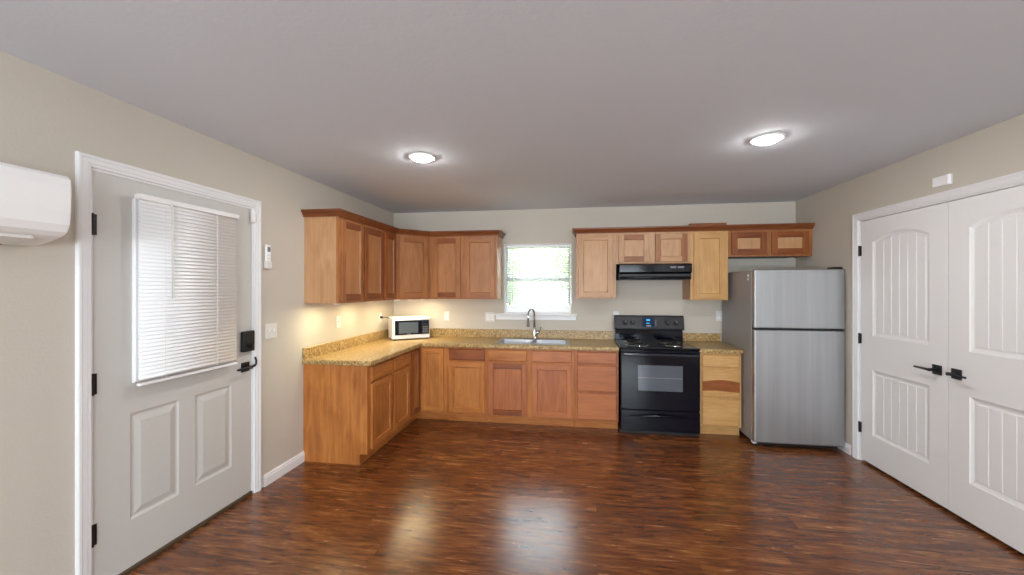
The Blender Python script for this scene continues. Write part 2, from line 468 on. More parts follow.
# entry door (left wall): local x = world y - D1a
dw = D1b - D1a - .026
door1 = struct(thing('door_1', (-.006, D1a + .013, 0), CL, 'grey steel entry door with blind, black smart lock and two raised panels', 'door'), 'grey steel entry door with blind, black smart lock and two raised panels', 'door')
L0, L1, LZ0, LZ1 = .182, .785, .995, 1.945       # glass opening
PA, PB, PZ0, PZ1 = (.165, .425), (.525, .785), .272, .828
us = sorted({0, L0, L1, PA[0], PA[1], PB[0], PB[1], dw}); vs = [.028, PZ0, PZ1, LZ0, LZ1, 2.052]
def slab_in(u, v):
    if L0 < u < L1 and LZ0 < v < LZ1: return False
    return not (PZ0 < v < PZ1 and (PA[0] < u < PA[1] or PB[0] < u < PB[1]))
b = B().grid(us, vs, slab_in, 0, .044, XZ)
for p in (PA, PB):
    steps = [(0, 0), (.010, .006), (.020, .007), (.030, .004), (.052, -.0015), (.056, -.0015)]
    b.loops([[(x, d, z) for x, z in arch_loop(p[0], p[1], PZ0, PZ1, 0, i)] for i, d in steps])
b.out('slab', 'entry', door1)
b = B()
fr = [(0, 0), (0, -.012), (.006, -.016), (.03, -.016), (.036, -.01), (.036, 0)]
b.sweep([(L0 + .01, LZ0 + .01), (L1 - .01, LZ0 + .01), (L1 - .01, LZ1 - .01), (L0 + .01, LZ1 - .01)], [(.018 - o, h) for o, h in fr], lambda u, v, d: (u, d - .0002, v), closed=True)
b.out('glass_frame', 'trim', door1)
B().box(L0 + .002, L1 - .002, .018, .024, LZ0 + .002, LZ1 - .002).out('glass_pane', 'glass_dimmed', door1)
for z in (1.79, 1.02, .294): hinge(door1, 0.0, z)
B().box(.0, dw, -.012, .03, .004, .026).out('door_sweep', 'bronze', door1, bevel=.003)
lever(door1, .895, .927, -1, 0)
lk = B().box(.855, .955, -.03, 0, 1.035, 1.18).out('smart_lock', 'blackmat', door1, bevel=.008, seg=3)
B().cyl((.905, -.03, 1.075), (.905, -.04, 1.075), .018, 20).box(.902, .908, -.052, -.04, 1.06, 1.09).out('thumb_turn', 'black', lk, bevel=.001)
# latch keeper curling on the door edge/jamb beside the lever
b = B(); b.tube([(.965, -.020, .985), (.965 + .006, -.024, .96), (.965 + .002, -.026, .935), (.955, -.022, .922), (.945, -.012, .925)], .007, 8)
b.out('strike_latch', 'black', door1)
# closet leaves (right wall): local x = D2b - world y
def closet_leaf(name, x0, x1, hinge_left, label):
    w = x1 - x0
    r = struct(thing(name, (W + .004, D2b - x0, 0), CR, label, 'door'), label, 'door')
    st = .138
    a, c = st, w - st
    up0, ups, rise = 1.085, 1.862, .066
    lo0, lo1 = .262, .805
    b = B().grid([0, a, c, w], [.022, lo0, lo1, up0, ups + rise, 2.05], lambda u, v: not (a < u < c and (lo0 < v < lo1 or up0 < v < ups + rise)), 0, .036, XZ)
    # spandrel above the arch
    top = arch_loop(a, c, up0, ups, rise, 0)[2:]
    for p, q in zip(top, top[1:]):
        b.face([(p[0], 0, p[1]), (q[0], 0, q[1]), (q[0], 0, ups + rise), (p[0], 0, ups + rise)])
    steps = [(0, 0), (.004, .004), (.012, .007), (.022, .0105), (.026, .0105)]
    for z0, z1, ri in ((lo0, lo1, 0), (up0, ups, rise)):
        b.loops([[(x, d, z) for x, z in arch_loop(a, c, z0, z1, ri, i)] for i, d in steps])
        # planks with v-grooves between them
        n = 6; xa, xb = a + .034, c - .034; pw = (xb - xa) / n; hw = (c - a) / 2; xc = (a + c) / 2
        for k in range(n):
            p0, p1 = xa + k * pw, xa + (k + 1) * pw
            def loop(g, ins):
                pts = [(p0 + g, z0 + .034 + ins), (p1 - g, z0 + .034 + ins)]
                m = 4 if ri else 1
                for s in range(m + 1):
                    x = p1 - g + (p0 + 2 * g - p1) * s / m
                    pts.append((x, z1 - .034 - ins + ri * (1 - ((x - xc) / hw) ** 2)))
                return pts
            b.loops([[(x, .0105, z) for x, z in loop(.0005, 0)], [(x, .0065, z) for x, z in loop(.004, .004)]])
    b.out('slab', 'closet', r)
    return r
mid = .815
dr2 = closet_leaf('door_2', .014, mid - .002, True, 'white arched plank-panel closet door leaf nearer the refrigerator')
dr3 = closet_leaf('door_3', mid + .002, D2b - D2a - .014, False, 'white arched plank-panel closet door leaf at the right edge')
for z in (1.80, 1.05, .29): hinge(dr2, 0.0, z, .085)
for z in (1.80, 1.05, .29): hinge(dr3, D2b - D2a - .014 - mid - .002 - .012, z, .085)
lever(dr2, .80 - .014 - .06, .928, -1, 0)
lever(dr3, .06, .928, 1, 0)
# dark closet interior behind the leaves
tag(B().box(W + T + .002, W + T + .01, D2a - .1, D2b + .1, 0, H).out('closet_back_panel', 'darkgap'), 'dark closet interior behind the white double doors', 'closet', kind='structure')

# ------------------------------------------------------------------ kitchen window
wroot = struct(thing('window_1', (WX0, 0, WZ0), 0, 'bright kitchen window over the sink', 'window'), 'bright kitchen window over the sink', 'window')
ww, wh = WX1 - WX0, WZ1 - WZ0
b = B()
b.grid([.001, .035, ww - .035, ww - .001], [.001, .088, wh * .47, wh * .47 + .035, wh - .035, wh - .001], lambda u, v: not (.035 < u < ww - .035 and (.088 < v < wh * .47 or wh * .47 + .035 < v < wh - .035)), .075, .112, XZ)
b.out('sash_frame', 'white', wroot, bevel=.003)
B().box(.034, ww - .034, .09, .094, .039, wh - .034).out('glass_pane', 'glass', wroot)
b = B(); b.box(.0015, .012, .001, .074, .012, wh - .012); b.box(ww - .012, ww - .0015, .001, .074, .012, wh - .012); b.box(.0015, ww - .0015, .001, .074, wh - .012, wh - .0015); b.box(.0015, ww - .0015, .001, .074, .0015, .012)
b.out('jamb_liner', 'trim', wroot)
# stool and apron
b = B().box(1.335, 2.335, -.055, -.0005, 1.148, 1.168)
st_o = b.out('trim_3', 'trim', bevel=.006, seg=3); struct(st_o, 'white window stool ledge and apron under the kitchen window', 'window trim')
B().box(1.345, 2.325, -.018, -.0005, 1.092, 1.147).out('apron', 'trim', st_o, bevel=.004)

def blind(name, loc, rz, w, z0, z1, pitch, tilt, slat_w, label, cords, wand_x, wand_len, mat, rail_out=.02):
    r = thing(name, loc, rz, label, 'blind')
    B().box(-rail_out, w + rail_out, -.033, .006, z1 - .028, z1).out('head_rail', 'white', r, bevel=.003)
    b = B(); z = z1 - .036; n = int((z1 - .04 - z0 - .014) / pitch)
    for k in range(n):
        zc = z1 - .036 - k * pitch
        pts = []
        for s in range(5):
            q = (s / 4 - .5) * slat_w; crown = .0016 * (1 - (2 * (s / 4) - 1) ** 2)
            yy = q * math.cos(tilt) - crown * math.sin(tilt); zz = q * math.sin(tilt) + crown * math.cos(tilt)
            pts.append((yy - .014, zc + zz))
        ra = [[b.b.verts.new((x, y, zz)) for y, zz in pts] for x in (0, w)]
        for s in range(4):
            b.b.faces.new([ra[0][s], ra[1][s], ra[1][s + 1], ra[0][s + 1]]).smooth = True
    o = b.out('slats', mat, r)
    md = o.modifiers.new('thick', 'SOLIDIFY'); md.thickness = .0009
    B().box(-.002, w + .002, -.027, -.003, z0, z0 + .013).out('bottom_rail', 'white', r, bevel=.003)
    b = B()
    for x in cords:
        b.cyl((x, -.027, z0 + .01), (x, -.027, z1 - .02), .0013, 6); b.cyl((x, -.002, z0 + .01), (x, -.002, z1 - .02), .0013, 6)
    b.out('ladder_cord', 'white', r)
    b = B().tube([(wand_x, -.034, z1 - .02), (wand_x, -.040, z1 - .06), (wand_x, -.040, z1 - wand_len)], .0038, 8)
    b.out('tilt_wand', 'offwhite', r)
    return r
blind('mini_blind', (WX0 + .018, .058, WZ0), 0, ww - .036, .085, wh - .014, .0215, math.radians(43), .025, 'white mini blind hanging in the kitchen window above the sink', (.12, ww / 2, ww - .16), .085, .68, 'slat', .0)
bl2 = blind('mini_blind', (-.006 + .034, D1a + .013 + .168, 0), CL, .606, .972, 1.974, .0205, math.radians(70), .0262, 'white closed mini blind hanging on the grey entry door', (.13, .45), .155, .55, 'white', .006)

# trees seen through the blind
def tree(name, loc, h, r, seed, label, n=1500, zlow=.5):
    rnd = random.Random(seed)
    t = thing(name, loc, 0, label, 'tree', 'trees outside the kitchen window')
    B().tube([(0, 0, 0), (.05, .03, h * .35), (-.03, .05, h * .7)], [.13, .10, .05], 10).out('trunk', 'bark', t)
    b = B()
    for k in range(n):
        while True:
            p = Vector((rnd.uniform(-1, 1), rnd.uniform(-1, 1), rnd.uniform(-1, 1)))
            if .25 < p.length < 1: break
        c = Vector((p.x * r, p.y * r, zlow + (h - zlow) * (.5 + .5 * p.z)))
        a = Vector((rnd.gauss(0, 1), rnd.gauss(0, 1), rnd.gauss(0, 1))).normalized(); q = a.orthogonal().normalized()
        q = (Matrix.Rotation(rnd.uniform(0, 6.28), 3, a) @ q); s = a.cross(q); L = rnd.uniform(.12, .2)
        b.face([c - q * L, c + s * L * .4, c + q * L, c - s * L * .4])
    b.out('foliage', 'leaf', t)
struct(B().box(-30, 30, .3, 40, -.5, -.4).out('yard_ground', 'ground'), 'sunlit green yard beyond the kitchen window', 'ground')
tree('garden_tree', (.2, 8.2, -.4), 4.2, 1.5, 3, 'leafy tree seen at the left through the kitchen window', 1200)
tree('garden_tree', (2.6, 11.5, -.4), 4.4, 1.2, 7, 'leafy tree seen at the right through the kitchen window', 800, 1.6)

# ------------------------------------------------------------------ cabinets
# local frame: x to the viewer's right along the front, front toward -y, back at y = 0
def panel_door(parent, x0, x1, z0, z1, yf, mats, name='door', st=.055, t=.019, label=None):
    fv, fh, pm = mats
    b = B()
    o = [(x0, z0), (x1, z0), (x1, z1), (x0, z1)]
    def ring(i, y): return [(x0 + i, y, z0 + i), (x1 - i, y, z0 + i), (x1 - i, y, z1 - i), (x0 + i, y, z1 - i)]
    rs = [[b.b.verts.new(p) for p in L] for L in (ring(0, yf), ring(0, yf - t + .003), ring(.003, yf - t))]
    for a, c in zip(rs, rs[1:]):
        for j in range(4): b.b.faces.new([a[j], a[(j + 1) % 4], c[(j + 1) % 4], c[j]]).material_index = 0
    b.b.faces.new(rs[0][::-1])
    # stiles run full height, rails between them
    f = yf - t; e = .003
    b.face([(x0 + e, f, z0 + e), (x0 + st, f, z0 + e), (x0 + st, f, z1 - e), (x0 + e, f, z1 - e)], 0)
    b.face([(x1 - st, f, z0 + e), (x1 - e, f, z0 + e), (x1 - e, f, z1 - e), (x1 - st, f, z1 - e)], 0)
    b.face([(x0 + st, f, z0 + e), (x1 - st, f, z0 + e), (x1 - st, f, z0 + st), (x0 + st, f, z0 + st)], 1)
    b.face([(x0 + st, f, z1 - st), (x1 - st, f, z1 - st), (x1 - st, f, z1 - e), (x0 + st, f, z1 - e)], 1)
    # chamfered inner lip
    i0 = [(x0 + st, f, z0 + st), (x1 - st, f, z0 + st), (x1 - st, f, z1 - st), (x0 + st, f, z1 - st)]
    s2 = st + .006
    i1 = [(x0 + s2, f + .0115, z0 + s2), (x1 - s2, f + .0115, z0 + s2), (x1 - s2, f + .0115, z1 - s2), (x0 + s2, f + .0115, z1 - s2)]
    for j in range(4): b.face([i0[j], i0[(j + 1) % 4], i1[(j + 1) % 4], i1[j]], 1 if j % 2 == 0 else 0)
    d = b.out(name, [fv, fh], parent, label=label)
    B().box(x0 + s2 - .002, x1 - s2 + .002, f + .0113, f + .0155, z0 + s2 - .002, z1 - s2 + .002).out('door_panel', pm, d)
    return d
def slab_drawer(parent, x0, x1, z0, z1, yf, mat, t=.019, label=None):
    b = B()
    def ring(i, y): return [(x0 + i, y, z0 + i), (x1 - i, y, z0 + i), (x1 - i, y, z1 - i), (x0 + i, y, z1 - i)]
    b.loops([ring(.0, yf), ring(0, yf - t + .007), ring(.006, yf - t + .001), ring(.009, yf - t)])
    b.b.faces.new([b.b.verts.new(p) for p in ring(0, yf)][::-1])
    return b.out('drawer', mat, parent, label=label)
def face_frame(parent, w, z0, z1, yf, holes, mat, t=.019):
    xs = sorted({0.0, w} | {q for h in holes for q in h[:2]}); zs = sorted({z0, z1} | {q for h in holes for q in h[2:]})
    b = B().grid(xs, zs, lambda u, v: not any(h[0] < u < h[1] and h[2] < v < h[3] for h in holes), yf, yf + t, XZ)
    return b.out('face_frame', mat, parent)
KZ, CZ = .092, .832       # toe kick height, cabinet top
def base_cabinet(name, loc, rz, w, d, label, hollow=False, kick_y=.05, left_end=False, right_end=False, kick_mat='w_honey_h', frame='w_honey'):
    r = thing(name, loc, rz, label, 'cabinet', 'base cabinets')
    e = .0008
    if hollow:
        b = B().grid([e, .016, w - .016, w - e], [-d + .019, -d + .024, -.014, -.002], lambda u, v: not (.016 < u < w - .016 and -d + .024 < v < -.014), KZ, CZ - .001, XY)
        b.box(.0165, w - .0165, -d + .0245, -.0145, KZ, KZ + .016)
    else: b = B().box(e, w - e, -d + .019, -.002, KZ, CZ - .001)
    b.box(e, w - e, -d + kick_y + .012, -.002, .001, KZ)
    b.out('carcass', 'w_end', r)
    B().box(e, w - e, -d + kick_y, -d + kick_y + .0115, .001, KZ - .0005).out('toe_kick', kick_mat, r)
    face_frame(r, w - 2 * e, KZ, CZ - .001, -d, [], frame).location.x = e
    return r
HON = ('w_honey', 'w_honey_h', 'w_panel'); PNK = ('w_pink', 'w_pink_h', 'w_pink')
BD = .585
# left run, drawers over doors; local x 0 at world y = -1.716
cab = base_cabinet('base_cabinet', (0, -1.716, 0), CL, .871, BD, 'base cabinet with end panel, two drawers over two doors, on the left wall', kick_y=.065)
for (a, c) in ((.045, .435), (.468, .832)):
    slab_drawer(cab, a, c, .69, .812, -BD, 'w_honey_h'); panel_door(cab, a, c, .118, .668, -BD, HON)
B().grid([-.585, -.52, -.002], [.001, KZ, CZ - .001], lambda u, v: not (u < -.52 and v < KZ), -.012, -.0005, lambda u, v, w_: (w_, u, v)).out('end_panel', 'w_end', cab)
# corner unit: L-shaped, two narrow bi-fold leaves meeting in the inner corner
cc = thing('corner_cabinet', (0, 0, 0), 0, 'corner base cabinet with two narrow doors meeting in the inner corner', 'cabinet', 'base cabinets')
cx1 = .905; cy1 = -.843
ins = lambda u, v: (u < BD - .02 and v > cy1) or (v > -BD + .02)
B().grid([.002, BD - .02, cx1], [cy1, -BD + .02, -.002], ins, KZ, CZ - .001, XY).out('carcass', 'w_end', cc)
k2 = BD - .06
B().grid([k2 - .012, k2, cx1], [cy1, -k2, -k2 + .012], lambda u, v: (u < k2 and v < -k2) or (v > -k2), .001, KZ - .001, XY).out('toe_kick', 'w_honey_h', cc)
f = B(); f.box(BD - .0195, BD, cy1, -BD + .0, KZ, CZ - .001); f.box(BD - .0, cx1, -BD, -BD + .0195, KZ, CZ - .001); f.out('face_frame', 'w_honey', cc)
sub = bpy.data.objects.new('door_group', None)
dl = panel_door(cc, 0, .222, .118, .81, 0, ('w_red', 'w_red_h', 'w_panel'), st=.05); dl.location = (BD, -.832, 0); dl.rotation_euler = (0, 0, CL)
d2 = panel_door(cc, 0, .25, .118, .81, 0, HON, st=.05); d2.location = (.617, -BD, 0)
bpy.data.objects.remove(sub)
# back run
cab = base_cabinet('base_cabinet', (.906, 0, 0), 0, .448, BD, 'base cabinet with one wide drawer over one door, left of the sink cabinet')
slab_drawer(cab, .026, .43, .69, .812, -BD, 'w_red_h'); panel_door(cab, .026, .43, .118, .668, -BD, HON)
cab = base_cabinet('base_cabinet', (1.355, 0, 0), 0, .945, BD, 'sink base cabinet with two doors under two false drawer fronts', True)
slab_drawer(cab, .016, .442, .69, .812, -BD, 'w_honey_h'); slab_drawer(cab, .495, .918, .69, .812, -BD, 'w_pink_h')
panel_door(cab, .016, .442, .105, .668, -BD, ('w_pink', 'w_red_h', 'w_pink')); panel_door(cab, .495, .918, .105, .668, -BD, PNK)
cab = base_cabinet('base_cabinet', (2.301, 0, 0), 0, .449, BD, 'base cabinet with three stacked drawers, left of the black stove', frame='w_pink')
slab_drawer(cab, .026, .43, .69, .812, -BD, 'w_pink_h'); slab_drawer(cab, .026, .43, .40, .67, -BD, 'w_pink_h'); slab_drawer(cab, .026, .43, .105, .38, -BD, 'w_pink_h')
cab = base_cabinet('base_cabinet', (3.536, 0, 0), 0, .398, BD, 'narrow base cabinet with three drawers between the stove and refrigerator', kick_mat='w_yellow_h', frame='w_yellow')
slab_drawer(cab, .026, .377, .69, .812, -BD, 'w_yellow_h'); slab_drawer(cab, .026, .377, .105, .37, -BD, 'w_yellow_h')
dr = slab_drawer(cab, .026, .377, .39, .67, -BD, 'w_yellow_h')
# the middle drawer has one board of brown heartwood across it
b = B(); lo = [(.0275 + .349 * i / 10, .452 + .006 * math.sin(i * .5)) for i in range(11)]; hi = [(.3755 - .347 * i / 10, .545 + .022 * math.sin(PI * i / 10) ** 1.2) for i in range(11)]
b.prism(lo + hi, -BD - .0194, -BD - .015, XZ); b.out('brown_board', 'w_brown_h', dr, label='brown heartwood board across the drawer front')

# upper cabinets
UZ0, UZ1, UD = 1.350, 2.092, .315
def upper(name, loc, rz, w, z0, z1, d, label, side='w_pale', frame='u_honey'):
    r = thing(name, (loc[0], loc[1], z0), rz, label, 'cabinet', 'upper wall cabinets')
    h = z1 - z0; e = .0008
    b = B().grid([e, .016, w - .016, w - e], [0, .016, h], lambda u, v: u < .016 or u > w - .016 or v > .016, -d + .019, -.002, lambda u, v, q: (u, q, v))
    b.box(.0165, w - .0165, -d + .025, -.003, .0165, h - .02)
    b.out('carcass', side, r)
    o = face_frame(r, w - 2 * e, 0, h, -d, [], frame); o.location.x = e
    return r, h
c, h = upper('wall_cabinet', (0, -1.716), CL, .806, UZ0, UZ1, UD, 'two-door wall cabinet with exposed pale end panel on the left wall', 'w_pale', 'u_honey')
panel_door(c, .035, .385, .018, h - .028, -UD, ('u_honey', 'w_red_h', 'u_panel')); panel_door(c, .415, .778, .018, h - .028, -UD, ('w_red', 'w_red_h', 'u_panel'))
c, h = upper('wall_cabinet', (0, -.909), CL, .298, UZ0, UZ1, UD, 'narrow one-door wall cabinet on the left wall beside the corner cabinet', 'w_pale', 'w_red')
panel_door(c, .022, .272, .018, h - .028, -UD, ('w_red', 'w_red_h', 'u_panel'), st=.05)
# diagonal corner
c = thing('wall_cabinet', (0, 0, UZ0), 0, 'diagonal corner wall cabinet with a single door above the microwave', 'cabinet', 'upper wall cabinets'); h = UZ1 - UZ0
B().prism([(.002, -.002), (.002, -.609), (UD - .014, -.609), (.609, -UD + .014), (.609, -.002)], .0, h, XY).out('carcass', 'w_pale', c)
dg = math.hypot(.61 - UD, .61 - UD)
fr = B().box(.0, dg, .0, .0095, 0, h).out('face_frame', 'u_honey', c); fr.location = (UD, -.609, 0); fr.rotation_euler = (0, 0, PI / 4)
d = panel_door(c, .035, dg - .035, .018, h - .028, 0, ('u_honey', 'u_honey_h', 'u_panel')); d.location = (UD, -.609, 0); d.rotation_euler = (0, 0, PI / 4)
c, h = upper('wall_cabinet', (.611, 0), 0, .811, UZ0, UZ1, UD, 'two-door wall cabinet on the back wall left of the window', 'w_pale', 'u_honey')
panel_door(c, .04, .372, .018, h - .028, -UD, ('u_honey', 'w_red_h', 'u_panel')); panel_door(c, .428, .785, .018, h - .028, -UD, ('u_honey', 'u_honey_h', 'u_panel'))
# right group
c, h = upper('wall_cabinet', (2.322, 0), 0, .432, 1.365, UZ1, UD, 'pale one-door wall cabinet right of the window', 'w_pale', 'w_pale')
panel_door(c, .022, .398, .014, h - .025, -UD, ('w_pale', 'w_pale_h', 'w_pale'))
c, h = upper('wall_cabinet', (2.755, 0), 0, .774, 1.745, UZ1, UD, 'short two-door wall cabinet above the black range hood', 'w_pale', 'w_pale')
panel_door(c, .026, .352, .02, h - .025, -UD, ('w_pale', 'u_honey_h', 'w_pale')); panel_door(c, .412, .742, .02, h - .025, -UD, ('u_honey', 'w_pale_h', 'w_pale'))
UD3 = .315
c, h = upper('wall_cabinet', (3.530, 0), 0, .380, 1.352, 2.092, UD3, 'tall yellowish one-door wall cabinet between range hood and refrigerator', 'w_pale', 'w_yellow')
panel_door(c, .032, .348, .014, h - .025, -UD3, ('w_yellow', 'w_yellow_h', 'w_yellow'))
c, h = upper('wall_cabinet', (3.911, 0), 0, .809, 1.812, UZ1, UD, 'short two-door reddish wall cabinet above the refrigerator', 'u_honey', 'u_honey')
B().box(.02, .70, -UD + .002, -.004, -.0006, .0).out('underside_shade', 'blackmat', c)  # black sheet paints the unlit underside of the cabinet
panel_door(c, .03, .372, .02, h - .025, -UD, ('w_red', 'w_red_h', 'w_pale')); panel_door(c, .42, .772, .02, h - .025, -UD, ('w_red', 'w_red_h', 'w_pale'))

# crown moulding runs
crown = [(0, .0), (.012, .0), (.016, .012), (.03, .034), (.044, .044), (.046, .058), (.0, .058)]
def crown_run(path, z, label):
    o = B().sweep(path, [(-a, q) for a, q in crown], XY).out('crown_molding', 'w_crown')
    o.location = (0, 0, z); tag(o, label, 'crown molding'); return o
crown_run([(.001, -1.7165), (UD + .0005, -1.7165), (UD + .0005, -.6095), (.6105, -UD - .0005), (1.4225, -UD - .0005), (1.4225, -.001)], UZ1 - .004, 'dark stained crown molding bending along the tops of the left wall cabinets')
crown_run([(2.3215, -.001), (2.3215, -UD - .0005), (4.7205, -UD - .0005)], UZ1 - .004, 'dark stained crown molding along the wall cabinets right of the window')
o = B().box(3.515, 3.875, -.372, -.30, 2.147, 2.166).out('trim_strip', 'w_red_h'); tag(o, 'loose reddish wood strip lying on top of the crown above tall cabinet', 'wood strip')

# ------------------------------------------------------------------ countertops
CT0, CT1, CF = .833, .872, .625
SX0, SX1, SY0, SY1 = 1.432, 2.245, -.555, -.085
def counter_edge(b, path):
    r = .012
    b.sweep(path, [(0, CT0), (-.0, CT1), (.006, CT1 - .0005), (.012, CT1 - .006), (.014, CT1 - .014), (.014, CT0 + .006), (.010, CT0)], XY)
hx0, hx1, hy0, hy1 = SX0 + .025, SX1 - .025, SY0 + .025, SY1 - .06
b = B()
F = CF - .014
b.grid([.001, F, hx0, hx1, 2.752], [-1.728, -F, hy0, hy1, -.001], lambda u, v: (u < F or v > -F) and not (hx0 < u < hx1 and hy0 < v < hy1), CT0, CT1, XY)
b.sweep([(.001, -1.728), (F, -1.728), (F, -F), (2.752, -F)], [(0, CT0), (0, CT1), (-.006, CT1 - .0005), (-.012, CT1 - .006), (-.014, CT1 - .014), (-.014, CT0 + .006), (-.010, CT0)], XY)
top = b.out('countertop', 'granite'); tag(top, 'speckled tan laminate L-shaped countertop holding sink and microwave', 'countertop')
b = B().sweep([(.0005, -1.741), (.0005, -.0005), (2.752, -.0005)], [(0, CT1 + .0003), (0, CT1 + .098), (-.018, CT1 + .098), (-.021, CT1 + .094), (-.021, CT1 + .0003)], XY)
b.out('backsplash', 'granite', top)
b = B(); b.box(3.531, 3.9405, -F, -.001, CT0, CT1)
b.sweep([(3.531, -F), (3.9405, -F)], [(0, CT0), (0, CT1), (-.006, CT1 - .0005), (-.012, CT1 - .006), (-.014, CT1 - .014), (-.014, CT0 + .006), (-.010, CT0)], XY)
top2 = b.out('countertop', 'granite'); tag(top2, 'small speckled tan countertop between the stove and refrigerator', 'countertop')
B().box(3.531, 3.9405, -.021, -.0005, CT1 + .0003, CT1 + .092).out('backsplash', 'granite', top2, bevel=.003)

# ------------------------------------------------------------------ sink and faucet
sk = thing('kitchen_sink', ((SX0 + SX1) / 2, (SY0 + SY1) / 2, CT1), 0, 'stainless steel double bowl sink set into the counter under the window', 'sink')
sw, sd = (SX1 - SX0) / 2, (SY1 - SY0) / 2
b = B()
bx = [(-sw + .04, -.018), (.018, sw - .04)]; by = (-sd + .045, sd - .085)
b.grid([-sw, bx[0][0], bx[0][1], bx[1][0], bx[1][1], sw], [-sd, by[0], by[1], sd], lambda u, v: not (by[0] < v < by[1] and any(p < u < q for p, q in bx)), .0006, .006, XY)
b.out('rim', 'steel', sk, bevel=.004, seg=3)
for p, q in bx:
    b = B(); L = []
    for ins_, z in ((-.001, .004), (.002, -.004), (.006, -.13), (.022, -.155), (.05, -.162)):
        L.append([(p + ins_, by[0] + ins_, z), (q - ins_, by[0] + ins_, z), (q - ins_, by[1] - ins_, z), (p + ins_, by[1] - ins_, z)])
    b.loops(L); o = b.out('bowl', 'steel', sk, smooth=True)
    B().lathe([(.042, -.1612), (.042, -.158), (.034, -.157), (.03, -.1612)], 24, lambda x, y, z, cx=(p + q) / 2, cy=(by[0] + by[1]) / 2: (x + cx, y + cy, z)).out('drain', 'chrome', o)
fx, fy = 1.832, SY1 - .04
fa = thing('kitchen_faucet', (fx, fy, CT1 + .0062), 0, 'chrome gooseneck pull-down faucet standing behind the sink', 'faucet')
B().lathe([(0, .0), (.032, .0), (.032, .008), (.026, .016), (.024, .06), (.022, .11), (.018, .125), (.0, .127)], 28).out('base', 'chrome', fa)
dirx, diry = -.34, -.94
pts = [(0, 0, .12), (0, 0, .24)]
R = .085
for k in range(1, 13):
    a = PI * k / 12 * 1.05
    pts.append((dirx * R * (1 - math.cos(a)), diry * R * (1 - math.cos(a)), .275 + R * math.sin(a)))
last = pts[-1]
pts.append((last[0], last[1], last[2] - .02))
B().tube(pts, .0125, 14).out('spout', 'chrome', fa)
e = pts[-1]
B().lathe([(0, 0), (.013, 0), (.014, -.02), (.018, -.07), (.019, -.085), (0, -.085)], 22, lambda x, y, z: (x + e[0], y + e[1], z + e[2])).out('spray_head', 'grey_pl', fa)
b = B().cyl((.015, 0, .075), (.055, -.004, .075), .017, 18).tube([(.05, -.004, .078), (.066, -.006, .10), (.078, -.008, .145)], [.010, .009, .0065], 12)
b.out('lever', 'chrome', fa)

# ------------------------------------------------------------------ microwave
MWX, MWY = .325, -.268
mw = thing('microwave_oven', (MWX, MWY, CT1 + .0004), math.radians(36), 'white countertop microwave with black door angled in the counter corner', 'microwave')
mwid, mdep, mh, mf = .44, .265, .262, .012
x0, x1 = -mwid / 2, mwid / 2; yb, yf = mdep / 2 - .01, -mdep / 2
B().box(x0, x1, yf, yb, mf, mh).out('body', 'white', mw, bevel=.008, seg=3)
dk = B().box(x0 + .028, x0 + .028 + .310, yf - .014, yf - .0005, .06, mh - .034).out('door', 'blackgloss', mw, bevel=.003)
B().box(x0 + .07, x0 + .296, yf - .0152, yf - .0138, .078, mh - .056).out('door_window', 'mwwindow', dk)
B().box(x0 + .165, x0 + .208, yf - .0152, yf - .0138, .066, .073).out('brand_badge', 'chrome', dk)
cp = B().box(x0 + .340, x1 - .012, yf - .014, yf - .0005, .06, mh - .034).out('control_panel', 'blackmat', mw, bevel=.003)
B().box(x0 + .352, x1 - .026, yf - .0152, yf - .0138, mh - .075, mh - .05).out('display', 'navy', cp)
for i in range(4):
    for j in range(3):
        xx = x0 + .352 + j * .021
        B().box(xx, xx + .016, yf - .0158, yf - .0138, .078 + i * .021, .09 + i * .021).out('button', 'grey_pl', cp)
for px in (x0 + .03, x1 - .03):
    for py in (yf + .03, yb - .03): B().cyl((px, py, 0), (px, py, mf + .001), .014, 12).out('foot', 'blackmat', mw)
# power cord to the left-wall outlet: world -> local
inv = (Matrix.Translation(mw.location) @ Matrix.Rotation(math.radians(36), 4, 'Z')).inverted()
wpts = [(.030, -.362, 1.128), (.055, -.36, 1.13), (.09, -.345, 1.125), (.13, -.325, 1.10), (.16, -.305, 1.06), (.19, -.27, 1.0), (.22, -.21, .96)]
co = B().tube([inv @ Vector(p) for p in wpts], .004, 8).out('power_cord', 'black', mw)
b = B(); b.box(.0072, .034, -.376, -.348, 1.117, 1.143); bmesh.ops.transform(b.b, matrix=inv, verts=b.b.verts[:]); b.out('plug', 'black', co, bevel=.004)

# ------------------------------------------------------------------ stove
SXa, SXb = 2.7585, 3.5275; sw = SXb - SXa
sv = thing('electric_range', (SXa, 0, 0), 0, 'black freestanding electric coil range between two base cabinets', 'stove')
SF = -.648
B().box(.004, sw - .004, SF + .002, -.03, .035, .858).out('body', 'blackgloss', sv, bevel=.004)
B().box(.0, sw, SF - .02, -.03, .859, .882).out('cooktop', 'blackgloss', sv, bevel=.009, seg=4)
for cx_, cy_, rr in ((.19, -.47, .1), (.57, -.46, .078), (.19, -.21, .078), (.57, -.21, .1)):
    bn = B().lathe([(rr + .022, .8825), (rr + .02, .8865), (rr + .008, .8865), (rr - .01, .8845), (0, .8835)], 36, lambda x, y, z: (x + cx_, y + cy_, z)).out('drip_pan', 'chrome', sv, smooth=True)
    pts = []
    n = 140; turns = 4
    for k in range(n):
        t = k / (n - 1); a = 2 * PI * turns * t; r_ = .018 + (rr - .02) * t
        pts.append((cx_ + r_ * math.cos(a), cy_ + r_ * math.sin(a), .8945))
    B().tube(pts, .0062, 8).out('burner_coil', 'blackmat', bn)
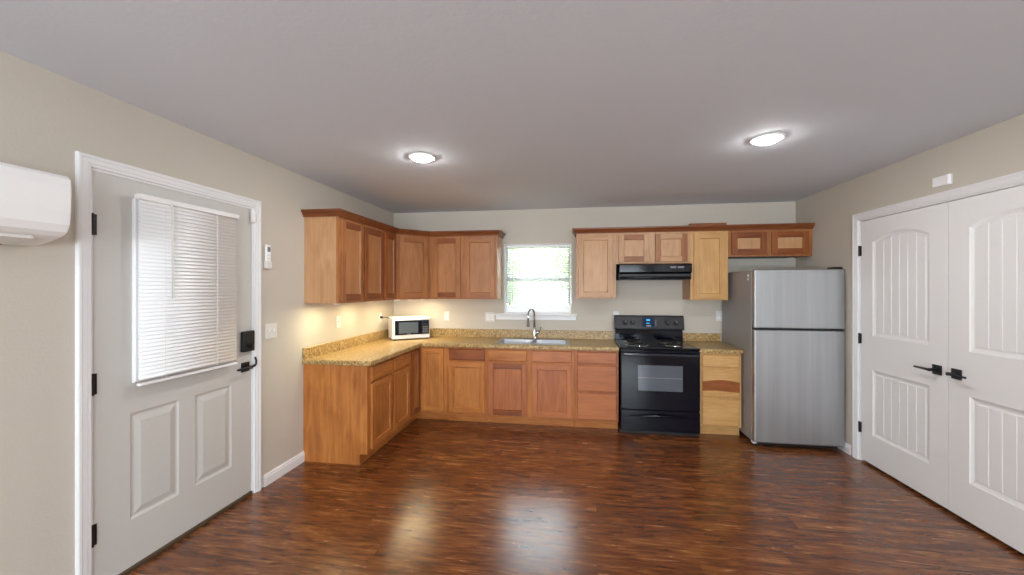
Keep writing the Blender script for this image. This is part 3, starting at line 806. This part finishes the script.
# backguard: recessed riser and leaning console
B().box(.012, sw - .012, -.078, -.028, .883, 1.0).out('riser', 'blackgloss', sv, bevel=.004)
prof = [(-.028, 1.002), (-.098, 1.002), (-.104, 1.02), (-.074, 1.150), (-.062, 1.164), (-.028, 1.164)]
cs = B().prism(prof, 0, sw, YZ).out('control_console', 'console', sv, bevel=.004, seg=3)
slope = math.atan2(.03, .13)
def on_console(z): return -.104 + (z - 1.02) * .03 / .13
nrm = Vector((0, -math.cos(slope), math.sin(slope)))
for kx in (.122, .205, .588, .682):
    p = Vector((kx, on_console(1.083), 1.083))
    kb = B().cyl(p + nrm * .0005, p + nrm * .004, .031, 28, mi=0).cyl(p + nrm * .004, p + nrm * .026, .022, 24, r2=.019).out('knob', 'blackmat', cs, bevel=.002)
    q = p + nrm * .0262
    B().cyl(q + Vector((0, 0, .004)), q + Vector((0, 0, .017)) + nrm * .001, .0018, 6).out('pointer', 'offwhite', kb)
def console_plate(name, xa, xb, za, zb, mat, off, parent, bev=0):
    pts = []
    b = B(); L0 = [(xa, on_console(za), za), (xb, on_console(za), za), (xb, on_console(zb), zb), (xa, on_console(zb), zb)]
    b.loops([[tuple(Vector(p) + nrm * .0002) for p in L0], [tuple(Vector(p) + nrm * off) for p in L0]])
    return b.out(name, mat, parent)
cd = console_plate('clock_panel', .315, .445, 1.034, 1.142, 'navy', .002, cs)
console_plate('digits', .357, .40, 1.105, 1.121, 'cyan', .0026, cd)
console_plate('digits', .357, .392, 1.072, 1.081, 'cyan', .0026, cd)
for k in range(3): console_plate('button', .455 + .0, .467, 1.05 + k * .024, 1.064 + k * .024, 'grey_pl', .003, cs)
console_plate('brand_badge', .355, .405, 1.042, 1.052, 'chrome', .0028, cd)
# oven door with window, handle; drawer
od = B().grid([.008, .17, .60, sw - .008], [.262, .45, .706, .848], lambda u, v: not (.17 < u < .60 and .45 < v < .706), SF - .034, SF - .002, XZ).out('oven_door', 'blackgloss', sv, bevel=.003)
ow = B().box(.1695, .6005, SF - .030, SF - .012, .4495, .7065).out('oven_window', 'winglass_dark', od)
b = B()
b.box(.175, .595, SF - .0308, SF - .0298, .577, .583)
b.out('oven_rack', 'grey_pl', ow)
b = B(); hz = .818
b.box(.03, sw - .03, SF - .082, SF - .058, hz - .016, hz + .012)
for xx in (.03, sw - .075): b.box(xx, xx + .045, SF - .06, SF - .0335, hz - .014, hz + .01)
b.out('oven_handle', 'handleglass', od, bevel=.008, seg=3)
dw_ = B().box(.006, sw - .006, SF - .03, SF - .002, .042, .252).out('storage_drawer', 'blackgloss', sv, bevel=.005)
b = B()
for k in range(21):
    pass
pts = [(.09 + (.59) * k / 20, SF - .032 - .016 * math.sin(PI * k / 20) ** .5, .190 + .014 * math.sin(PI * k / 20)) for k in range(21)]
b.tube(pts, [.004 + .009 * math.sin(PI * k / 20) for k in range(21)], 12)
b.out('drawer_handle', 'blackgloss', dw_)
b = B(); b.box(.0, sw, SF + .03, -.03, .0005, .036); b.out('plinth', 'blackmat', sv)

# ------------------------------------------------------------------ range hood
hd = thing('range_hood', (2.774, 0, 1.571), 0, 'black under-cabinet range hood above the stove', 'range hood')
hw_ = .737; HD = .45
b = B().prism([(-.003, .06), (-HD + .05, .06), (-HD + .0, .078), (-HD, .158), (-HD + .035, .171), (-.003, .171)], 0, hw_, YZ)
b.out('body', 'blackgloss', hd, bevel=.003)
b = B(); 
b.grid([0, .012, hw_ - .012, hw_], [-HD + .03, -HD + .045, -.02, -.003], lambda u, v: not (.012 < u < hw_ - .012 and -HD + .045 < v < -.02), .0, .0595, XY)
b.out('skirt', 'blackmat', hd)
B().tube([(.01 + (hw_ - .02) * k / 20, -HD + .018 - .02 * math.sin(PI * k / 20), .018) for k in range(21)], .014, 12).out('front_lip', 'blackgloss', hd)
B().box(.015, hw_ - .015, -HD + .05, -.025, .045, .055).out('grease_filter', 'grey_pl', hd)
for k in range(2): B().box(.52 + k * .075, .58 + k * .075, -HD - .003, -HD - .0003, .118, .138).out('switch', 'grey_pl', hd, bevel=.002)

# ------------------------------------------------------------------ refrigerator
FX0, FX1 = 3.945, 4.706; fw = FX1 - FX0
fg = thing('refrigerator', (FX0, 0, 0), 0, 'stainless steel top-freezer refrigerator in the right corner', 'refrigerator')
B().box(.004, fw - .006, -.765, -.035, .04, 1.648).out('cabinet', 'fridge_side', fg, bevel=.006)
B().box(.012, fw - .014, -.7785, -.7655, .06, 1.64).out('door_gasket', 'darkgap', fg)
B().box(.0, fw, -.836, -.779, 1.108, 1.655).out('freezer_door', 'stainless', fg, bevel=.012, seg=4)
B().box(.0, fw, -.836, -.779, .045, 1.094).out('fresh_food_door', 'stainless', fg, bevel=.012, seg=4)
B().box(.02, fw - .02, -.76, -.70, .004, .042).out('kick_grille', 'blackmat', fg)
for xx in (.05, fw - .06): B().cyl((xx, -.775, .0005), (xx, -.775, .044), .018, 14).out('foot', 'blackmat', fg)
B().box(fw - .085, fw - .012, -.82, -.72, 1.6555, 1.672).out('hinge_cover', 'blackmat', fg, bevel=.005)
B().box(fw - .06, fw - .01, -.832, -.782, 1.0955, 1.1065).out('center_hinge', 'darkgap', fg)
B().box(.0, .03, -.815, -.77, .03, .0445).out('bottom_bracket', 'white', fg, bevel=.002)
for z in (1.60, 1.565): B().cyl((.0042, -.70, z), (.0005, -.70, z), .011, 16).out('screw_cap', 'white', fg)

# ------------------------------------------------------------------ wall fixtures
def outlet(loc, rz, label, gangs=1, kind='outlet', name='wall_outlet'):
    r = thing(name, loc, rz, label, 'outlet' if kind == 'outlet' else 'light switch', 'outlet and switch plates')
    w = .072 + .046 * (gangs - 1)
    B().box(-w / 2, w / 2, -.0065, -.0008, -.0585, .0585).out('cover_plate', 'offwhite', r, bevel=.002)
    for g in range(gangs):
        cx = (g - (gangs - 1) / 2) * .046
        if kind == 'outlet':
            for dz in (-.02, .02):
                o = B().box(cx - .017, cx + .017, -.0085, -.006, dz - .0145, dz + .0145).out('receptacle', 'white', r, bevel=.003)
                b = B().box(cx - .008, cx - .0055, -.0088, -.0084, dz - .002, dz + .008); b.box(cx + .0055, cx + .008, -.0088, -.0084, dz - .002, dz + .008); b.out('slot', 'darkgap', o)
        else:
            B().box(cx - .005, cx + .005, -.016, -.006, -.004, .014, rot=Matrix.Rotation(.4, 4, 'X')).out('toggle', 'white', r, bevel=.001)
    return r
outlet((.715, 0, 1.13), 0, 'white wall outlet on the back wall right of the microwave')
outlet((1.268, 0, 1.122), 0, 'wide white double outlet plate left of the window stool', 2)
outlet((2.787, 0, 1.150), 0, 'white outlet partly hidden behind the stove console', 1)
outlet((3.928, 0, 1.163), 0, 'white wall outlet above the small countertop beside the refrigerator')
outlet((0, -.361, 1.128), CL, 'white wall outlet with the microwave plug on the left wall')
outlet((0, -1.22, 1.149), CL, 'white single switch plate under the left wall cabinets', 1, 'switch', 'light_switch')
outlet((0, -2.095, 1.155), CL, 'white double switch plate beside the entry door', 2, 'switch', 'light_switch')
# remote in its wall holder
rm = thing('remote_control', (0, -2.143, 1.632), CL, 'white air conditioner remote clipped on the wall beside entry door', 'remote control')
B().box(-.024, .024, -.024, -.006, .0, .175).out('remote_body', 'white', rm, bevel=.006, seg=3)
B().box(-.015, .015, -.0252, -.0238, .122, .158).out('screen', 'grey_pl', rm)
for i in range(3):
    for j in range(2): B().box(-.014 + j * .017, -.003 + j * .017, -.0256, -.0238, .045 + i * .022, .056 + i * .022).out('button', 'offwhite', rm)
B().box(-.028, .028, -.030, -.0008, -.004, .05).out('holder', 'offwhite', rm, bevel=.004)
# contact sensor at the entry-door top corner
cs_ = thing('contact_sensor', (.0, -2.262, 1.99), CL, 'small white contact sensor at the top corner of entry door', 'door sensor')
B().box(-.034, -.006, -.028, -.0075, -.04, .04).out('sensor_body', 'white', cs_, bevel=.004)
B().box(-.033, -.007, -.0076, -.0062, -.039, .039).out('mount_plate', 'offwhite', cs_)
# white box above the closet doors
ws = thing('wall_sensor', (W, -1.77, 2.195), CR, 'white chime box mounted on the wall above the closet doors', 'wall box')
B().box(-.058, .058, -.026, -.004, -.033, .033).out('housing', 'white', ws, bevel=.005)
B().box(-.060, .060, -.0045, -.0008, -.035, .035).out('mount_plate', 'offwhite', ws)

# ------------------------------------------------------------------ mini-split air conditioner
ac = thing('air_conditioner', (0, -3.442, 0), CL, 'white wall-mounted air conditioner left of the entry door', 'air conditioner')
al = .82
prof = [(0, 1.955), (-.15, 1.955), (-.19, 1.95), (-.203, 1.935), (-.207, 1.90), (-.205, 1.80), (-.198, 1.745), (-.185, 1.715), (-.165, 1.70), (-.12, 1.685), (-.06, 1.668), (-.02, 1.662), (0, 1.662)]
b = B().prism([(y - .0008, z) for y, z in prof], -al, 0, YZ)
b.out('housing', 'white', ac, bevel=.008, seg=3)
B().box(-al + .06, -.085, -.150, -.055, 1.668, 1.682, rot=Matrix.Rotation(-.26, 4, 'X')).out('air_flap', 'offwhite', ac, bevel=.003)
B().box(-al + .06, -.12, -.052, -.02, 1.655, 1.664).out('outlet_slot', 'darkgap', ac)
B().box(-.155, -.105, -.128, -.105, 1.6775, 1.6795, rot=Matrix.Rotation(-.26, 4, 'X')).out('rating_label', 'grey_pl', ac)

# ------------------------------------------------------------------ ceiling cans and puck lights
def can(loc, label):
    r = thing('recessed_light', (loc[0], loc[1], H), 0, label, 'ceiling light', 'round recessed ceiling lights')
    B().lathe([(.072, -.0005), (.1, -.0005), (.1, -.006), (.094, -.0095), (.078, -.0085), (.072, -.004)], 40).out('trim_ring', 'white', r)
    B().lathe([(.0715, -.001), (.0715, -.005), (.068, -.014), (.056, -.022), (.03, -.027), (.0, -.028)], 40).out('lens', 'lens', r)
can((1.19, -2.045), 'lit round recessed ceiling light nearer the left wall cabinets')
can((3.507, -2.055), 'lit round recessed ceiling light toward the right wall')
can((1.19, -5.2), 'added unseen round fill light in the ceiling behind the viewer on the left')  # made-up rear lamp, added out of view as fill
can((3.507, -5.2), 'added unseen round fill light in the ceiling behind the viewer on the right')  # second invented fill lamp, also out of view
def puck(x, y, label, power=PUCK_W):
    r = thing('puck_light', (x, y, UZ0 - .0005), 0, label, 'puck light', 'warm puck lights under the left wall cabinets')
    B().lathe([(0, 0), (.034, 0), (.034, -.009), (.026, -.0125), (.026, -.006), (0, -.006)], 28).out('housing', 'white', r)
    B().lathe([(.0255, -.0075), (.02, -.0125), (0, -.0135)], 24).out('lens', 'warmlens', r)
    area_light('puck_lamp', (0, 0, -.017), (0, 0, 0), .06, power, (1.0, .86, .53), parent=r)
puck(.235, -1.60, 'warm lit puck light under the end of left wall cabinets')
puck(.24, -1.05, 'warm lit puck light under the middle of left wall cabinets')
puck(.30, -.545, 'warm lit puck light under the left edge of corner wall cabinet', 1.3)
puck(.40, -.40, 'warm lit puck light under the middle of corner wall cabinet', 1.3)
puck(.52, -.30, 'warm lit puck light under the right edge of corner wall cabinet', 1.3)
